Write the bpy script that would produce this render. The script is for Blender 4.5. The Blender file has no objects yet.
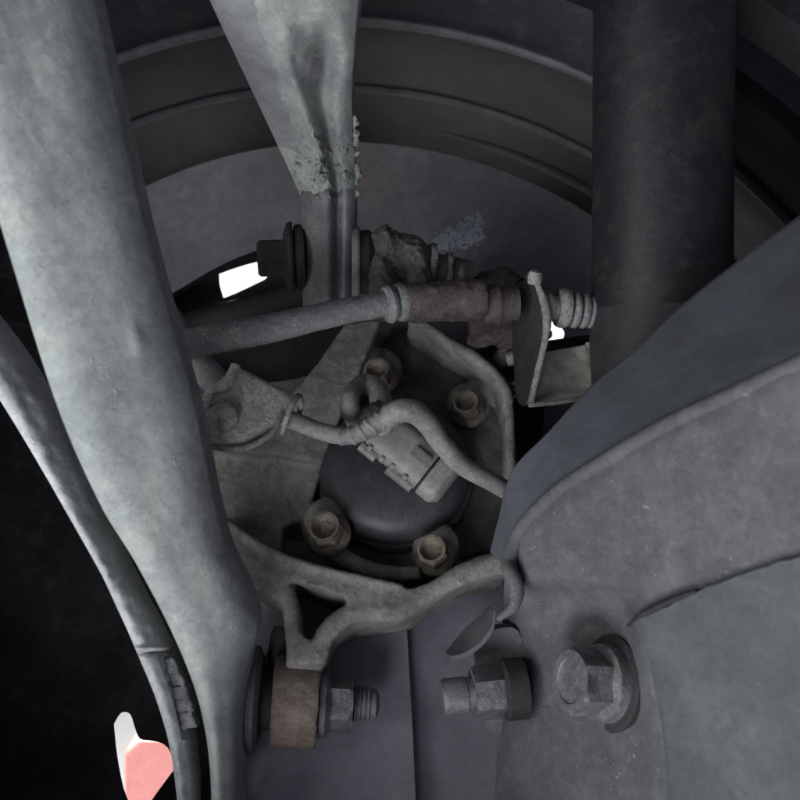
import bpy, bmesh, math, random
from mathutils import Vector, Matrix, noise
from mathutils.geometry import tessellate_polygon

random.seed(7)
scene = bpy.context.scene
col = scene.collection
V = Vector

# ------------------------------------------------------------------ camera, world, lights
cam_d = bpy.data.cameras.new('camera')
cam = bpy.data.objects.new('camera', cam_d)
col.objects.link(cam)
cam.location = (0, 0, 0)
cam.rotation_euler = (math.radians(90), 0, 0)
cam_d.sensor_width = 36
cam_d.lens = 45
cam_d.clip_start = 0.01
cam_d.clip_end = 100
cam_d.dof.use_dof = True
cam_d.dof.focus_distance = 0.435
cam_d.dof.aperture_fstop = 12
scene.camera = cam

world = bpy.data.worlds.new('World')
scene.world = world
world.use_nodes = True
wb = world.node_tree.nodes['Background']
wb.inputs[0].default_value = (0.78, 0.77, 1.0, 1)
wb.inputs[1].default_value = 0.125


def area(name, loc, target, size, power, color):
    l = bpy.data.lights.new(name, 'AREA')
    l.shape = 'RECTANGLE'
    l.size, l.size_y = size
    l.energy = power
    l.color = color
    o = bpy.data.objects.new(name, l)
    col.objects.link(o)
    o.location = loc
    o.rotation_euler = (V(target) - V(loc)).to_track_quat('-Z', 'Y').to_euler()
    return o


# daylight coming in under the car from the left and off the ground below
area('daylight_left', (-0.80, -0.25, -0.12), (-0.10, 0.43, 0.0), (0.5, 0.8), 5.5, (0.95, 1.0, 0.94))
area('daylight_ground', (-0.48, -0.45, -0.80), (0.0, 0.43, -0.05), (0.9, 0.7), 21.0, (0.93, 0.93, 1.0))
area('outside_fill', (-0.5, 1.5, 0.7), (-0.3, 1.3, -1.2), (0.8, 0.8), 160, (1.0, 0.98, 0.96))  # added lamp brightening the ground and post beyond the wheel

scene.view_settings.view_transform = 'Standard'
scene.view_settings.look = 'None'
scene.view_settings.gamma = 1
scene.view_settings.exposure = 0.0
scene.render.engine = 'CYCLES'


# ------------------------------------------------------------------ from photograph directions to points
def P(px, py, d):
    return V(((px - 400) * d / 1000, d, (400 - py) * d / 1000))


def frame(nx, nz):
    n = V((nx, -0.9, nz)).normalized()
    u = n.cross(V((0, 0, 1))).normalized()
    if u.x < 0:
        u = -u
    v = u.cross(n)
    if v.z < 0:
        v = -v
    return n, u, v


H = P(392, 482, 0.45)                       # hub centre
WN, WU, WV = frame(0.15, 0.40)              # wheel axis (inboard), wheel plane
KN, KU, KV = frame(0.02, 0.38)              # knuckle face


def onplane(px, py, h, n, o=H):
    r = P(px, py, 1.0)
    t = (o + n * h).dot(n) / r.dot(n)
    return r * t


def K(px, py, h=0.0):
    return onplane(px, py, h, KN)


def W(px, py, h=0.0):
    return onplane(px, py, h, WN)


# ------------------------------------------------------------------ materials
def mat(name, base, base2=None, dust=None, dust_amt=0.35, rough=0.7, metal=0.0, bump=0.25, s=60.0,
        speck=0.0, speck_col=(0.5, 0.5, 0.46), spec=0.4, fine=900.0, stain=None, stain_amt=0.4, grit=0.42):
    m = bpy.data.materials.new(name)
    m.use_nodes = True
    nt = m.node_tree
    N, L = nt.nodes, nt.links
    b = N['Principled BSDF']
    tc = N.new('ShaderNodeTexCoord')

    def noi(scale, detail=6, rough_=0.6, dist=0.0):
        t = N.new('ShaderNodeTexNoise')
        t.inputs['Scale'].default_value = scale
        t.inputs['Detail'].default_value = detail
        t.inputs['Roughness'].default_value = rough_
        t.inputs['Distortion'].default_value = dist
        L.new(tc.outputs['Object'], t.inputs['Vector'])
        return t

    def ramp(src, a, bb):
        r = N.new('ShaderNodeMapRange')
        r.interpolation_type = 'SMOOTHSTEP'
        r.inputs[1].default_value = a
        r.inputs[2].default_value = bb
        L.new(src, r.inputs[0])
        return r.outputs[0]

    def mix(fac, a, c):
        x = N.new('ShaderNodeMix')
        x.data_type = 'RGBA'
        if isinstance(fac, float):
            x.inputs[0].default_value = fac
        else:
            L.new(fac, x.inputs[0])
        for i, q in ((6, a), (7, c)):
            if isinstance(q, tuple):
                x.inputs[i].default_value = (*q, 1)
            else:
                L.new(q, x.inputs[i])
        return x.outputs[2]

    def mul(a, f):
        x = N.new('ShaderNodeMath')
        x.operation = 'MULTIPLY'
        L.new(a, x.inputs[0])
        x.inputs[1].default_value = f
        return x.outputs[0]

    base2 = base2 or tuple(c * 0.6 for c in base)
    n1 = noi(s, 7, 0.62, 0.3)
    c = mix(ramp(n1.outputs[0], 0.36, 0.66), base2, base)
    n2 = noi(s * 2.7, 8, 0.7, 0.6)
    if stain:
        n4 = noi(s * 0.55, 5, 0.6, 0.8)
        c = mix(mul(ramp(n4.outputs[0], 0.5, 0.68), stain_amt), c, stain)
    if dust:
        c = mix(mul(ramp(n2.outputs[0], 0.5, 0.72), dust_amt), c, dust)
    def times(fac, src, k):
        x = N.new('ShaderNodeMix')
        x.data_type = 'RGBA'
        x.blend_type = 'MULTIPLY'
        L.new(fac, x.inputs[0])
        L.new(src, x.inputs[6])
        x.inputs[7].default_value = (k, k, k, 1)
        x.clamp_result = False
        return x.outputs[2]

    # fine grime: mottling, dark pits and pale grains
    n6 = noi(s * 8, 8, 0.78, 0.4)
    if grit > 0:
        c = times(mul(ramp(n6.outputs[0], 0.56, 0.36), grit), c, 0.45)
        c = times(mul(ramp(n6.outputs[0], 0.52, 0.70), grit), c, 1.5)
        n7 = noi(520, 3, 0.55, 0.5)
        c = times(mul(ramp(n7.outputs[0], 0.60, 0.68), grit * 0.9), c, 0.35)
        n8 = noi(1300, 2, 0.5)
        c = times(mul(ramp(n8.outputs[0], 0.63, 0.72), grit * 0.9), c, 1.9)
    n3 = noi(fine, 3, 0.6)
    height = n3.outputs[0]
    if speck > 0:
        vo = N.new('ShaderNodeTexVoronoi')
        vo.inputs['Scale'].default_value = 330
        vo.inputs['Randomness'].default_value = 1
        dn = noi(420, 2, 0.5)
        va = N.new('ShaderNodeVectorMath')
        va.operation = 'MULTIPLY_ADD'
        L.new(dn.outputs['Color'], va.inputs[0])
        va.inputs[1].default_value = (0.006, 0.006, 0.006)
        L.new(tc.outputs['Object'], va.inputs[2])
        L.new(va.outputs[0], vo.inputs['Vector'])
        sp = N.new('ShaderNodeMapRange')
        sp.inputs[1].default_value = 0.30
        sp.inputs[2].default_value = 0.14
        L.new(vo.outputs['Distance'], sp.inputs[0])
        n5 = noi(s * 1.9, 4, 0.6)
        gate = ramp(n5.outputs[0], 0.62 - 0.2 * speck, 0.70 - 0.16 * speck)
        mm = N.new('ShaderNodeMath')
        mm.operation = 'MULTIPLY'
        L.new(sp.outputs[0], mm.inputs[0])
        L.new(gate, mm.inputs[1])
        c = mix(mul(mm.outputs[0], 0.6), c, speck_col)
    L.new(c, b.inputs['Base Color'])
    rr = N.new('ShaderNodeMapRange')
    rr.inputs[3].default_value = max(0.05, rough - 0.13)
    rr.inputs[4].default_value = min(1, rough + 0.15)
    L.new(n2.outputs[0], rr.inputs[0])
    L.new(rr.outputs[0], b.inputs['Roughness'])
    b.inputs['Metallic'].default_value = metal
    b.inputs['Specular IOR Level'].default_value = spec
    bp1 = N.new('ShaderNodeBump')
    bp1.inputs['Strength'].default_value = bump
    bp1.inputs['Distance'].default_value = 0.0025
    L.new(n2.outputs[0], bp1.inputs['Height'])
    bp2 = N.new('ShaderNodeBump')
    bp2.inputs['Strength'].default_value = bump * 0.8
    bp2.inputs['Distance'].default_value = 0.0006
    L.new(height, bp2.inputs['Height'])
    bp4 = N.new('ShaderNodeBump')
    bp4.inputs['Strength'].default_value = bump * (0.4 + grit)
    bp4.inputs['Distance'].default_value = 0.0012
    L.new(n6.outputs[0], bp4.inputs['Height'])
    L.new(bp1.outputs[0], bp4.inputs['Normal'])
    L.new(bp4.outputs[0], bp2.inputs['Normal'])
    last = bp2
    if speck > 0:
        bp3 = N.new('ShaderNodeBump')
        bp3.inputs['Strength'].default_value = 0.5
        bp3.inputs['Distance'].default_value = 0.0012
        L.new(mm.outputs[0], bp3.inputs['Height'])
        L.new(bp2.outputs[0], bp3.inputs['Normal'])
        last = bp3
    L.new(last.outputs[0], b.inputs['Normal'])
    return m


M = {
    'sleeve': mat('dusty_damper_sleeve', (0.036, 0.036, 0.038), (0.024, 0.024, 0.027), (0.065, 0.062, 0.058), 0.5, 0.6, bump=0.12, s=26, grit=0.35),
    'box': mat('pale_olive_bracket', (0.24, 0.232, 0.205), (0.165, 0.158, 0.14), (0.32, 0.31, 0.27), 0.4, 0.72, bump=0.25, s=60, grit=0.35),
    'arc_highlight': mat('ridge_arc_highlight', (0.12, 0.122, 0.126), (0.07, 0.072, 0.075), (0.16, 0.16, 0.16), 0.5, 0.6, bump=0.1, s=60),  # lighter than the barrel, a highlight painted onto the partial arcs
    'flange_shade': mat('arm_flange_shade', (0.078, 0.083, 0.099), (0.064, 0.068, 0.082), (0.10, 0.104, 0.116), 0.35, 0.72, bump=0.08, s=26, grit=0.15),  # darker copy of the arm colour, shade painted onto its flange
    'rearlow': mat('violet_grey_arm_paint', (0.105, 0.103, 0.120), (0.078, 0.077, 0.090), (0.15, 0.148, 0.155), 0.4, 0.72, bump=0.2, s=44, speck=0.3, speck_col=(0.3, 0.3, 0.3)),
    'panel': mat('grey_link_panel', (0.19, 0.196, 0.204), (0.14, 0.146, 0.155), (0.24, 0.245, 0.24), 0.4, 0.72, bump=0.15, s=40, speck=0.1, grit=0.25),
    'shade_sheet': mat('matt_black_shade', (0.022, 0.022, 0.024), (0.011, 0.011, 0.012), (0.05, 0.048, 0.046), 0.45, 0.9, bump=0.4, s=36, spec=0.15),  # near black, holds the shade of the gap behind the trim
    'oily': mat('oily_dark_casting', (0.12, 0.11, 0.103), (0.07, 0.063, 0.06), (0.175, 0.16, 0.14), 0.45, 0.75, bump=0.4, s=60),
    'stem': mat('dark_stem_steel', (0.135, 0.135, 0.138), (0.09, 0.09, 0.095), (0.19, 0.19, 0.18), 0.4, 0.72, bump=0.25, s=60, speck=0.15, speck_col=(0.3,0.3,0.28)),
    'cast': mat('dusty_cast_iron', (0.245, 0.237, 0.218), (0.145, 0.139, 0.128), (0.34, 0.33, 0.30), 0.5, 0.8, bump=0.35, s=70, speck=0.2, speck_col=(0.40, 0.39, 0.36), grit=0.38),
    'arm': mat('pale_painted_steel', (0.34, 0.362, 0.340), (0.25, 0.272, 0.270), (0.42, 0.44, 0.40), 0.55, 0.85, bump=0.16, s=24, stain=(0.19, 0.195, 0.20), stain_amt=0.6, spec=0.2, speck=0.15, speck_col=(0.5,0.5,0.45), grit=0.32),
    'link': mat('muddy_link_steel', (0.27, 0.297, 0.262), (0.18, 0.19, 0.185), (0.36, 0.38, 0.33), 0.5, 0.75, bump=0.25, s=42, speck=0.1, stain=(0.15, 0.155, 0.165), stain_amt=0.6, grit=0.3),
    'rod': mat('dusty_rod_steel', (0.21, 0.21, 0.213), (0.135, 0.135, 0.14), (0.32, 0.315, 0.295), 0.55, 0.76, bump=0.4, s=80, speck=0.5, stain=(0.15, 0.125, 0.105), stain_amt=0.45),
    'socket': mat('brown_rubber_socket', (0.095, 0.078, 0.076), (0.05, 0.04, 0.04), (0.21, 0.18, 0.16), 0.5, 0.78, bump=0.7, s=90, speck=0.4, speck_col=(0.26, 0.23, 0.21), stain=(0.11, 0.07, 0.055), stain_amt=0.5),
    'shield': mat('grey_shield_sheet', (0.20, 0.192, 0.208), (0.15, 0.145, 0.162), (0.245, 0.235, 0.24), 0.4, 0.68, bump=0.10, s=24, stain=(0.22, 0.165, 0.165), stain_amt=0.45, grit=0.3),
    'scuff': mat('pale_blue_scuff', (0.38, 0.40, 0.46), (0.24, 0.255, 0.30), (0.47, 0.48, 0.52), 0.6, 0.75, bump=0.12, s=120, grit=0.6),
    'splash': mat('violet_grey_sheet', (0.23, 0.225, 0.26), (0.19, 0.185, 0.22), (0.26, 0.255, 0.275), 0.25, 0.65, bump=0.06, s=18, grit=0.2),
    'rim': mat('dark_wheel_paint', (0.014, 0.0155, 0.020), (0.009, 0.010, 0.013), (0.034, 0.034, 0.038), 0.5, 0.5, bump=0.12, s=34, stain=(0.026, 0.025, 0.026), stain_amt=0.7, grit=0.4),
    'ridge_and_highlight': mat('ridge_highlight', (0.075, 0.077, 0.08), (0.045, 0.047, 0.05), (0.11, 0.11, 0.11), 0.4, 0.55, bump=0.1, s=60),  # lighter than the barrel, the ridges' highlight is in this colour
    'rubber': mat('black_rubber', (0.025, 0.025, 0.028), (0.018, 0.018, 0.02), (0.07, 0.068, 0.065), 0.35, 0.75, bump=0.25, s=80),
    'dark': mat('dark_oily_iron', (0.03, 0.029, 0.031), (0.018, 0.018, 0.02), (0.06, 0.056, 0.055), 0.4, 0.7, bump=0.35, s=70),
    'cap': mat('black_plastic_cap', (0.050, 0.050, 0.056), (0.036, 0.036, 0.042), (0.085, 0.084, 0.086), 0.5, 0.45, bump=0.10, s=55, grit=0.35),
    'cable': mat('dusty_grey_cable', (0.21, 0.20, 0.195), (0.14, 0.133, 0.13), (0.30, 0.288, 0.27), 0.4, 0.72, bump=0.25, s=110, speck=0.1),
    'plug': mat('pale_plug_plastic', (0.28, 0.268, 0.25), (0.20, 0.19, 0.178), (0.36, 0.345, 0.32), 0.5, 0.5, bump=0.15, s=90, speck=0.1, grit=0.3),
    'bolt': mat('tarnished_bolt_steel', (0.25, 0.22, 0.17), (0.14, 0.12, 0.092), (0.35, 0.315, 0.255), 0.5, 0.5, metal=0.25, bump=0.35, s=150, grit=0.6),
    'zinc': mat('dull_zinc_steel', (0.22, 0.22, 0.235), (0.12, 0.12, 0.13), (0.31, 0.30, 0.29), 0.5, 0.45, metal=0.35, bump=0.4, s=110, stain=(0.16, 0.135, 0.115), stain_amt=0.4),
    'rust': mat('brown_rusty_steel', (0.27, 0.22, 0.18), (0.155, 0.12, 0.10), (0.35, 0.30, 0.25), 0.5, 0.85, bump=0.6, s=75, speck=0.3, speck_col=(0.36, 0.32, 0.28), stain=(0.19, 0.12, 0.085), stain_amt=0.5),
    'bracket': mat('gritty_bracket_steel', (0.36, 0.36, 0.325), (0.26, 0.26, 0.235), (0.46, 0.46, 0.41), 0.5, 0.8, bump=0.3, s=80, speck=0.9, speck_col=(0.62, 0.62, 0.56), grit=0.6),
    'olive': mat('brown_grey_steel', (0.150, 0.140, 0.122), (0.09, 0.083, 0.074), (0.23, 0.215, 0.185), 0.5, 0.78, bump=0.5, s=70, speck=0.3, speck_col=(0.3,0.29,0.25), grit=0.7),
    'edge': mat('worn_edge_steel', (0.33, 0.325, 0.295), (0.18, 0.176, 0.16), (0.46, 0.45, 0.41), 0.5, 0.78, bump=0.6, s=140, grit=0.7),
    'shock': mat('black_damper_paint', (0.013, 0.0135, 0.016), (0.009, 0.009, 0.011), (0.040, 0.038, 0.036), 0.45, 0.5, bump=0.15, s=24, stain=(0.034, 0.031, 0.027), stain_amt=0.8, grit=0.5),
    'rear': mat('dusty_arm_steel', (0.104, 0.107, 0.113), (0.070, 0.072, 0.080), (0.15, 0.15, 0.147), 0.5, 0.8, bump=0.3, s=40, speck=0.35, speck_col=(0.28, 0.28, 0.27), stain=(0.066,0.066,0.076), stain_amt=0.7, grit=0.3),
    'rearplate': mat('green_grey_plate', (0.085, 0.094, 0.095), (0.062, 0.069, 0.072), (0.12, 0.128, 0.122), 0.45, 0.78, bump=0.2, s=34, speck=0.15, speck_col=(0.22,0.22,0.22), grit=0.25, stain=(0.06,0.062,0.066), stain_amt=0.6),
    'trim': mat('pale_weathered_plastic', (0.56, 0.575, 0.58), (0.43, 0.445, 0.45), (0.64, 0.65, 0.64), 0.4, 0.75, bump=0.25, s=50, speck=0.15, grit=0.35),
    'foam': mat('torn_grey_felt', (0.36, 0.365, 0.38), (0.22, 0.225, 0.235), (0.5, 0.5, 0.5), 0.5, 0.9, bump=0.8, s=150, speck=0.3),
    'mud': mat('dried_mud', (0.36, 0.37, 0.325), (0.24, 0.245, 0.22), (0.46, 0.46, 0.41), 0.5, 0.9, bump=0.6, s=160),
    'red': mat('red_paint', (0.9, 0.34, 0.30), (0.88, 0.30, 0.26), rough=0.5, bump=0.02),
    'pavement': mat('pale_concrete', (0.6, 0.6, 0.58), (0.5, 0.5, 0.49), rough=0.9, bump=0.1),
}
ms = bpy.data.materials.new('bright_sky')
ms.use_nodes = True
for nd in list(ms.node_tree.nodes):
    ms.node_tree.nodes.remove(nd)
em = ms.node_tree.nodes.new('ShaderNodeEmission')
em.inputs[0].default_value = (1, 1, 1, 1)
em.inputs[1].default_value = 1.6
mo = ms.node_tree.nodes.new('ShaderNodeOutputMaterial')
ms.node_tree.links.new(em.outputs[0], mo.inputs[0])
M['sky'] = ms


# ------------------------------------------------------------------ mesh helpers
class MB:
    def __init__(self):
        self.v, self.f = [], []

    def add(self, vs, fs):
        o = len(self.v)
        self.v += [V(a) for a in vs]
        self.f += [tuple(i + o for i in f) for f in fs]
        return self

    def mesh(self, name):
        me = bpy.data.meshes.new(name)
        me.from_pydata([tuple(a) for a in self.v], [], self.f)
        me.validate()
        bm = bmesh.new()
        bm.from_mesh(me)
        bmesh.ops.recalc_face_normals(bm, faces=bm.faces)
        bm.to_mesh(me)
        bm.free()
        return me


def finish(me, m, sharp=38):
    me.materials.clear()
    me.materials.append(M[m])
    for p in me.polygons:
        p.use_smooth = True
    me.set_sharp_from_angle(angle=math.radians(sharp))


def obj(name, mb, m, parent=None, bevel=0.0, sharp=38, segs=2):
    me = mb.mesh(name) if isinstance(mb, MB) else mb
    finish(me, m, sharp)
    o = bpy.data.objects.new(name, me)
    col.objects.link(o)
    if bevel:
        bv = o.modifiers.new('bevel', 'BEVEL')
        bv.width = bevel
        bv.segments = segs
        bv.limit_method = 'ANGLE'
        bv.angle_limit = math.radians(35)
    if parent:
        o.parent = parent
        lo = parent.location.copy() if parent.type == 'EMPTY' else V((0, 0, 0))
        o.matrix_parent_inverse = Matrix.Translation(-lo)
    return o


def thing(name, label, cat, loc, group=None):
    o = bpy.data.objects.new(name, None)
    o.empty_display_size = 0.02
    col.objects.link(o)
    o.location = loc
    return tag(o, label, cat, group)


def tag(o, label, cat, group=None, kind=None):
    o['label'] = label
    o['category'] = cat
    if group:
        o['group'] = group
    if kind:
        o['kind'] = kind
    return o


def catmull(pts, n):
    """pts: list of tuples of floats (any length), n samples per span"""
    out = []
    m = len(pts)
    for i in range(m - 1):
        p0, p1, p2, p3 = pts[max(i - 1, 0)], pts[i], pts[i + 1], pts[min(i + 2, m - 1)]
        for k in range(n):
            t = k / n
            out.append(tuple(0.5 * (2 * b + (c - a) * t + (2 * a - 5 * b + 4 * c - d) * t * t + (3 * b - a - 3 * c + d) * t ** 3)
                             for a, b, c, d in zip(p0, p1, p2, p3)))
    out.append(tuple(pts[-1]))
    return out


def perp(t):
    a = V((0, 0, 1)) if abs(t.z) < 0.8 else V((1, 0, 0))
    x = t.cross(a).normalized()
    return x, t.cross(x).normalized()


def tube(mb, pts, radii, seg=16, n=6, cap=True, rmod=None, smooth=True, flat=None):
    """tube along points; radii a number or a list; rmod(t, ang) scales the radius"""
    if isinstance(radii, (int, float)):
        radii = [radii] * len(pts)
    q = [tuple(p) + (r,) for p, r in zip(pts, radii)]
    q = catmull(q, n) if smooth and len(q) > 1 else q
    ps = [V(a[:3]) for a in q]
    rs = [a[3] for a in q]
    vs, fs = [], []
    x = None
    for i, p in enumerate(ps):
        t = (ps[min(i + 1, len(ps) - 1)] - ps[max(i - 1, 0)]).normalized()
        if x is None:
            x, y = perp(t)
        else:
            x = (x - t * x.dot(t)).normalized()
            y = t.cross(x)
        for k in range(seg):
            a = 2 * math.pi * k / seg
            r = rs[i] * (rmod(i / (len(ps) - 1), a) if rmod else 1)
            vs.append(p + x * math.cos(a) * r + y * math.sin(a) * r)
    for i in range(len(ps) - 1):
        for k in range(seg):
            k2 = (k + 1) % seg
            fs.append((i * seg + k, i * seg + k2, (i + 1) * seg + k2, (i + 1) * seg + k))
    if cap:
        fs.append(tuple(range(seg))[::-1])
        fs.append(tuple((len(ps) - 1) * seg + k for k in range(seg)))
    return mb.add(vs, fs)


def lathe(mb, c, axis, prof, seg=48, xdir=None, hexes=(), close=True, loop=False):
    """prof: (r, h) pairs along axis; ring indices in hexes are six-sided"""
    axis = V(axis).normalized()
    if xdir is None:
        x, y = perp(axis)
    else:
        x = (V(xdir) - axis * V(xdir).dot(axis)).normalized()
        y = axis.cross(x)
    vs, fs = [], []
    for i, (r, h) in enumerate(prof):
        for k in range(seg):
            a = 2 * math.pi * k / seg
            rr = r
            if i in hexes:
                m6 = (a % (math.pi / 3)) - math.pi / 6
                rr = r * math.cos(math.pi / 6) / math.cos(m6)
            vs.append(V(c) + axis * h + x * math.cos(a) * rr + y * math.sin(a) * rr)
    L = len(prof)
    for i in range(L if loop else L - 1):
        j = (i + 1) % L
        for k in range(seg):
            k2 = (k + 1) % seg
            fs.append((i * seg + k, i * seg + k2, j * seg + k2, j * seg + k))
    if close and not loop:
        fs.append(tuple(range(seg))[::-1])
        fs.append(tuple((L - 1) * seg + k for k in range(seg)))
    return mb.add(vs, fs)


def prism(mb, front, back, holes_f=(), holes_b=()):
    """closed slab between two matching outlines (lists of points), with matching holes"""
    loops_f = [front] + list(holes_f)
    loops_b = [back] + list(holes_b)
    nrm = V((0, 0, 0))
    for i in range(len(front)):
        nrm += V(front[i]).cross(V(front[(i + 1) % len(front)]))
    nrm.normalize()
    ax, ay = perp(nrm)
    flat = [[V((p.dot(ax), p.dot(ay), 0)) for p in lp] for lp in loops_f]
    tris = tessellate_polygon(flat)
    vf = [p for lp in loops_f for p in lp]
    vb = [p for lp in loops_b for p in lp]
    n = len(vf)
    fs = [tuple(t) for t in tris] + [tuple(i + n for i in t)[::-1] for t in tris]
    o = 0
    for lp in loops_f:
        m = len(lp)
        for i in range(m):
            j = (i + 1) % m
            fs.append((o + i, o + j, o + j + n, o + i + n))
        o += m
    return mb.add(vf + vb, fs)


def slab(mb, pts, h0, h1, fn=K, holes=(), n=0):
    """slab in a tilted plane: outline in photograph directions, from height h0 (back) to h1 (front)"""
    def c(pp):
        if n:
            pp = catmull(list(pp) + [pp[0]], n)[:-1]
        return [fn(a, b, h1) for a, b in pp]

    nn = KN if fn is K else WN
    f = c(pts)
    hf = [c(q) for q in holes]
    d = nn * (h0 - h1)
    return prism(mb, f, [p + d for p in f], hf, [[p + d for p in q] for q in hf])


def relief(mb, left, right, nu, nv, depth, back=0.02, bvec=(0, 1, 0)):
    """closed body: front is a grid between two edge curves with depth(u, v, px, py); back is offset"""
    def samp(c, v):
        q = catmull(c, 12)
        f = v * (len(q) - 1)
        i = min(int(f), len(q) - 2)
        t = f - i
        return [a + (b - a) * t for a, b in zip(q[i], q[i + 1])]

    vs, fs = [], []
    for j in range(nv + 1):
        v = j / nv
        l, r = samp(left, v), samp(right, v)
        for i in range(nu + 1):
            u = i / nu
            px, py = l[0] + (r[0] - l[0]) * u, l[1] + (r[1] - l[1]) * u
            d = l[2] + (r[2] - l[2]) * u
            vs.append(P(px, py, d + depth(u, v, px, py)))
    n0 = len(vs)
    bv = V(bvec) * back
    for j in range(nv + 1):
        for i in range(nu + 1):
            u, v = i / nu, j / nv
            base = vs[j * (nu + 1) + i]
            e = vs[j * (nu + 1)].lerp(vs[j * (nu + 1) + nu], u)
            vs.append(e + bv)
    g = lambda i, j: j * (nu + 1) + i
    for j in range(nv):
        for i in range(nu):
            fs.append((g(i, j), g(i + 1, j), g(i + 1, j + 1), g(i, j + 1)))
            fs.append((n0 + g(i, j), n0 + g(i, j + 1), n0 + g(i + 1, j + 1), n0 + g(i + 1, j)))
    for i in range(nu):
        fs.append((g(i, 0), n0 + g(i, 0), n0 + g(i + 1, 0), g(i + 1, 0)))
        fs.append((g(i, nv), g(i + 1, nv), n0 + g(i + 1, nv), n0 + g(i, nv)))
    for j in range(nv):
        fs.append((g(0, j), g(0, j + 1), n0 + g(0, j + 1), n0 + g(0, j)))
        fs.append((g(nu, j), n0 + g(nu, j), n0 + g(nu, j + 1), g(nu, j + 1)))
    return mb.add(vs, fs)


def evaluated(o):
    dg = bpy.context.evaluated_depsgraph_get()
    me = bpy.data.meshes.new_from_object(o.evaluated_get(dg))
    return me


def remeshed(mb, voxel=0.0013, smooth=6, factor=0.5, rough=0.0005, rscale=60, lumps=0.0, lscale=200, lgate=None):
    me = mb.mesh('tmp')
    o = bpy.data.objects.new('tmp', me)
    col.objects.link(o)
    r = o.modifiers.new('r', 'REMESH')
    r.mode = 'VOXEL'
    r.voxel_size = voxel
    s = o.modifiers.new('s', 'SMOOTH')
    s.iterations = smooth
    s.factor = factor
    out = evaluated(o)
    bpy.data.objects.remove(o)
    bpy.data.meshes.remove(me)
    displace(out, rough, rscale, lumps, lscale, lgate)
    return out


def displace(me, rough, rscale, lumps=0.0, lscale=200, lgate=None):
    ns = [v.normal.copy() for v in me.vertices]
    for v, nn in zip(me.vertices, ns):
        k = noise.noise(v.co * rscale) * rough + noise.noise(v.co * rscale * 2.7) * rough * 0.5
        if lumps:
            g = lgate(v.co) if lgate else 1.0
            if g > 0:
                k += max(0, noise.noise(v.co * lscale) - 0.05) * lumps * g + max(0, noise.noise(v.co * lscale * 2.3)) * lumps * 0.4 * g
        v.co = v.co + nn * k


def project(co):
    return 400 + co.x / co.y * 1000, 400 - co.z / co.y * 1000


def boolean_cut(me, cutters):
    o = bpy.data.objects.new('tmp', me)
    col.objects.link(o)
    cs = []
    for c in cutters:
        co = bpy.data.objects.new('cut', c.mesh('cut'))
        col.objects.link(co)
        cs.append(co)
        b = o.modifiers.new('b', 'BOOLEAN')
        b.operation = 'DIFFERENCE'
        b.solver = 'EXACT'
        b.object = co
    out = evaluated(o)
    for c in cs:
        bpy.data.objects.remove(c)
    bpy.data.objects.remove(o)
    return out


def sm(a, b, x):
    t = max(0, min(1, (x - a) / (b - a)))
    return t * t * (3 - 2 * t)


def gauss(x, y, cx, cy, sx, sy):
    return math.exp(-((x - cx) / sx) ** 2 - ((y - cy) / sy) ** 2)


def hexbolt(parent, name, c, axis, rh, hh, rf, hf, m='bolt', dish=0.0, xdir=None, washer=True):
    """flanged hexagon head whose flange rests on c; the dish is the hollow in its top"""
    axis = V(axis).normalized()
    root = MB()
    prof = [(rh, 0.0), (rh, hh * 0.86), (rh * 0.9, hh)]
    hx = {0, 1}
    if dish:
        prof += [(rh * 0.74, hh), (rh * 0.66, hh - dish * 0.6), (rh * 0.5, hh - dish), (0.0005, hh - dish)]
    else:
        prof += [(rh * 0.86, hh + 0.0002), (0.0005, hh + 0.0004)]
    prof = [(r, h + hf * 0.7) for r, h in prof]
    lathe(root, c, axis, prof, 48, xdir, hx)
    o = obj(name, root, m, parent, sharp=32)
    if rf:
        f = MB()
        lathe(f, c, axis, [(rf * 0.97, -0.0008), (rf, 0.0006), (rf * 0.97, hf * 0.45), (rh * 0.98, hf), (0.001, hf)], 40, xdir)
        obj('flange', f, m, o, sharp=32)
    return o


# ------------------------------------------------------------------ the place beyond the wheel
sk = MB()
sk.add([(-6, 5, -3.5), (6, 5, -3.5), (6, 5, 4), (-6, 5, 4)], [(0, 1, 2, 3)])
o = obj('sky', sk, 'sky')
o['kind'] = 'structure'
gb = MB()
gb.add([(-6, 0.75, -1.2), (6, 0.75, -1.2), (6, 5, -1.2), (-6, 5, -1.2)], [(0, 1, 2, 3)])
o = obj('ground', gb, 'pavement')
o['kind'] = 'structure'

# ------------------------------------------------------------------ wheel
wheel = thing('wheel', 'dark road wheel seen from inside, its ridged barrel arching behind the brake shield', 'wheel', H - WN * 0.10)


def ring_mesh(prof, seg=160):
    mb = MB()
    lathe(mb, H, WN, prof, seg, WU, loop=True)
    return mb


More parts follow.
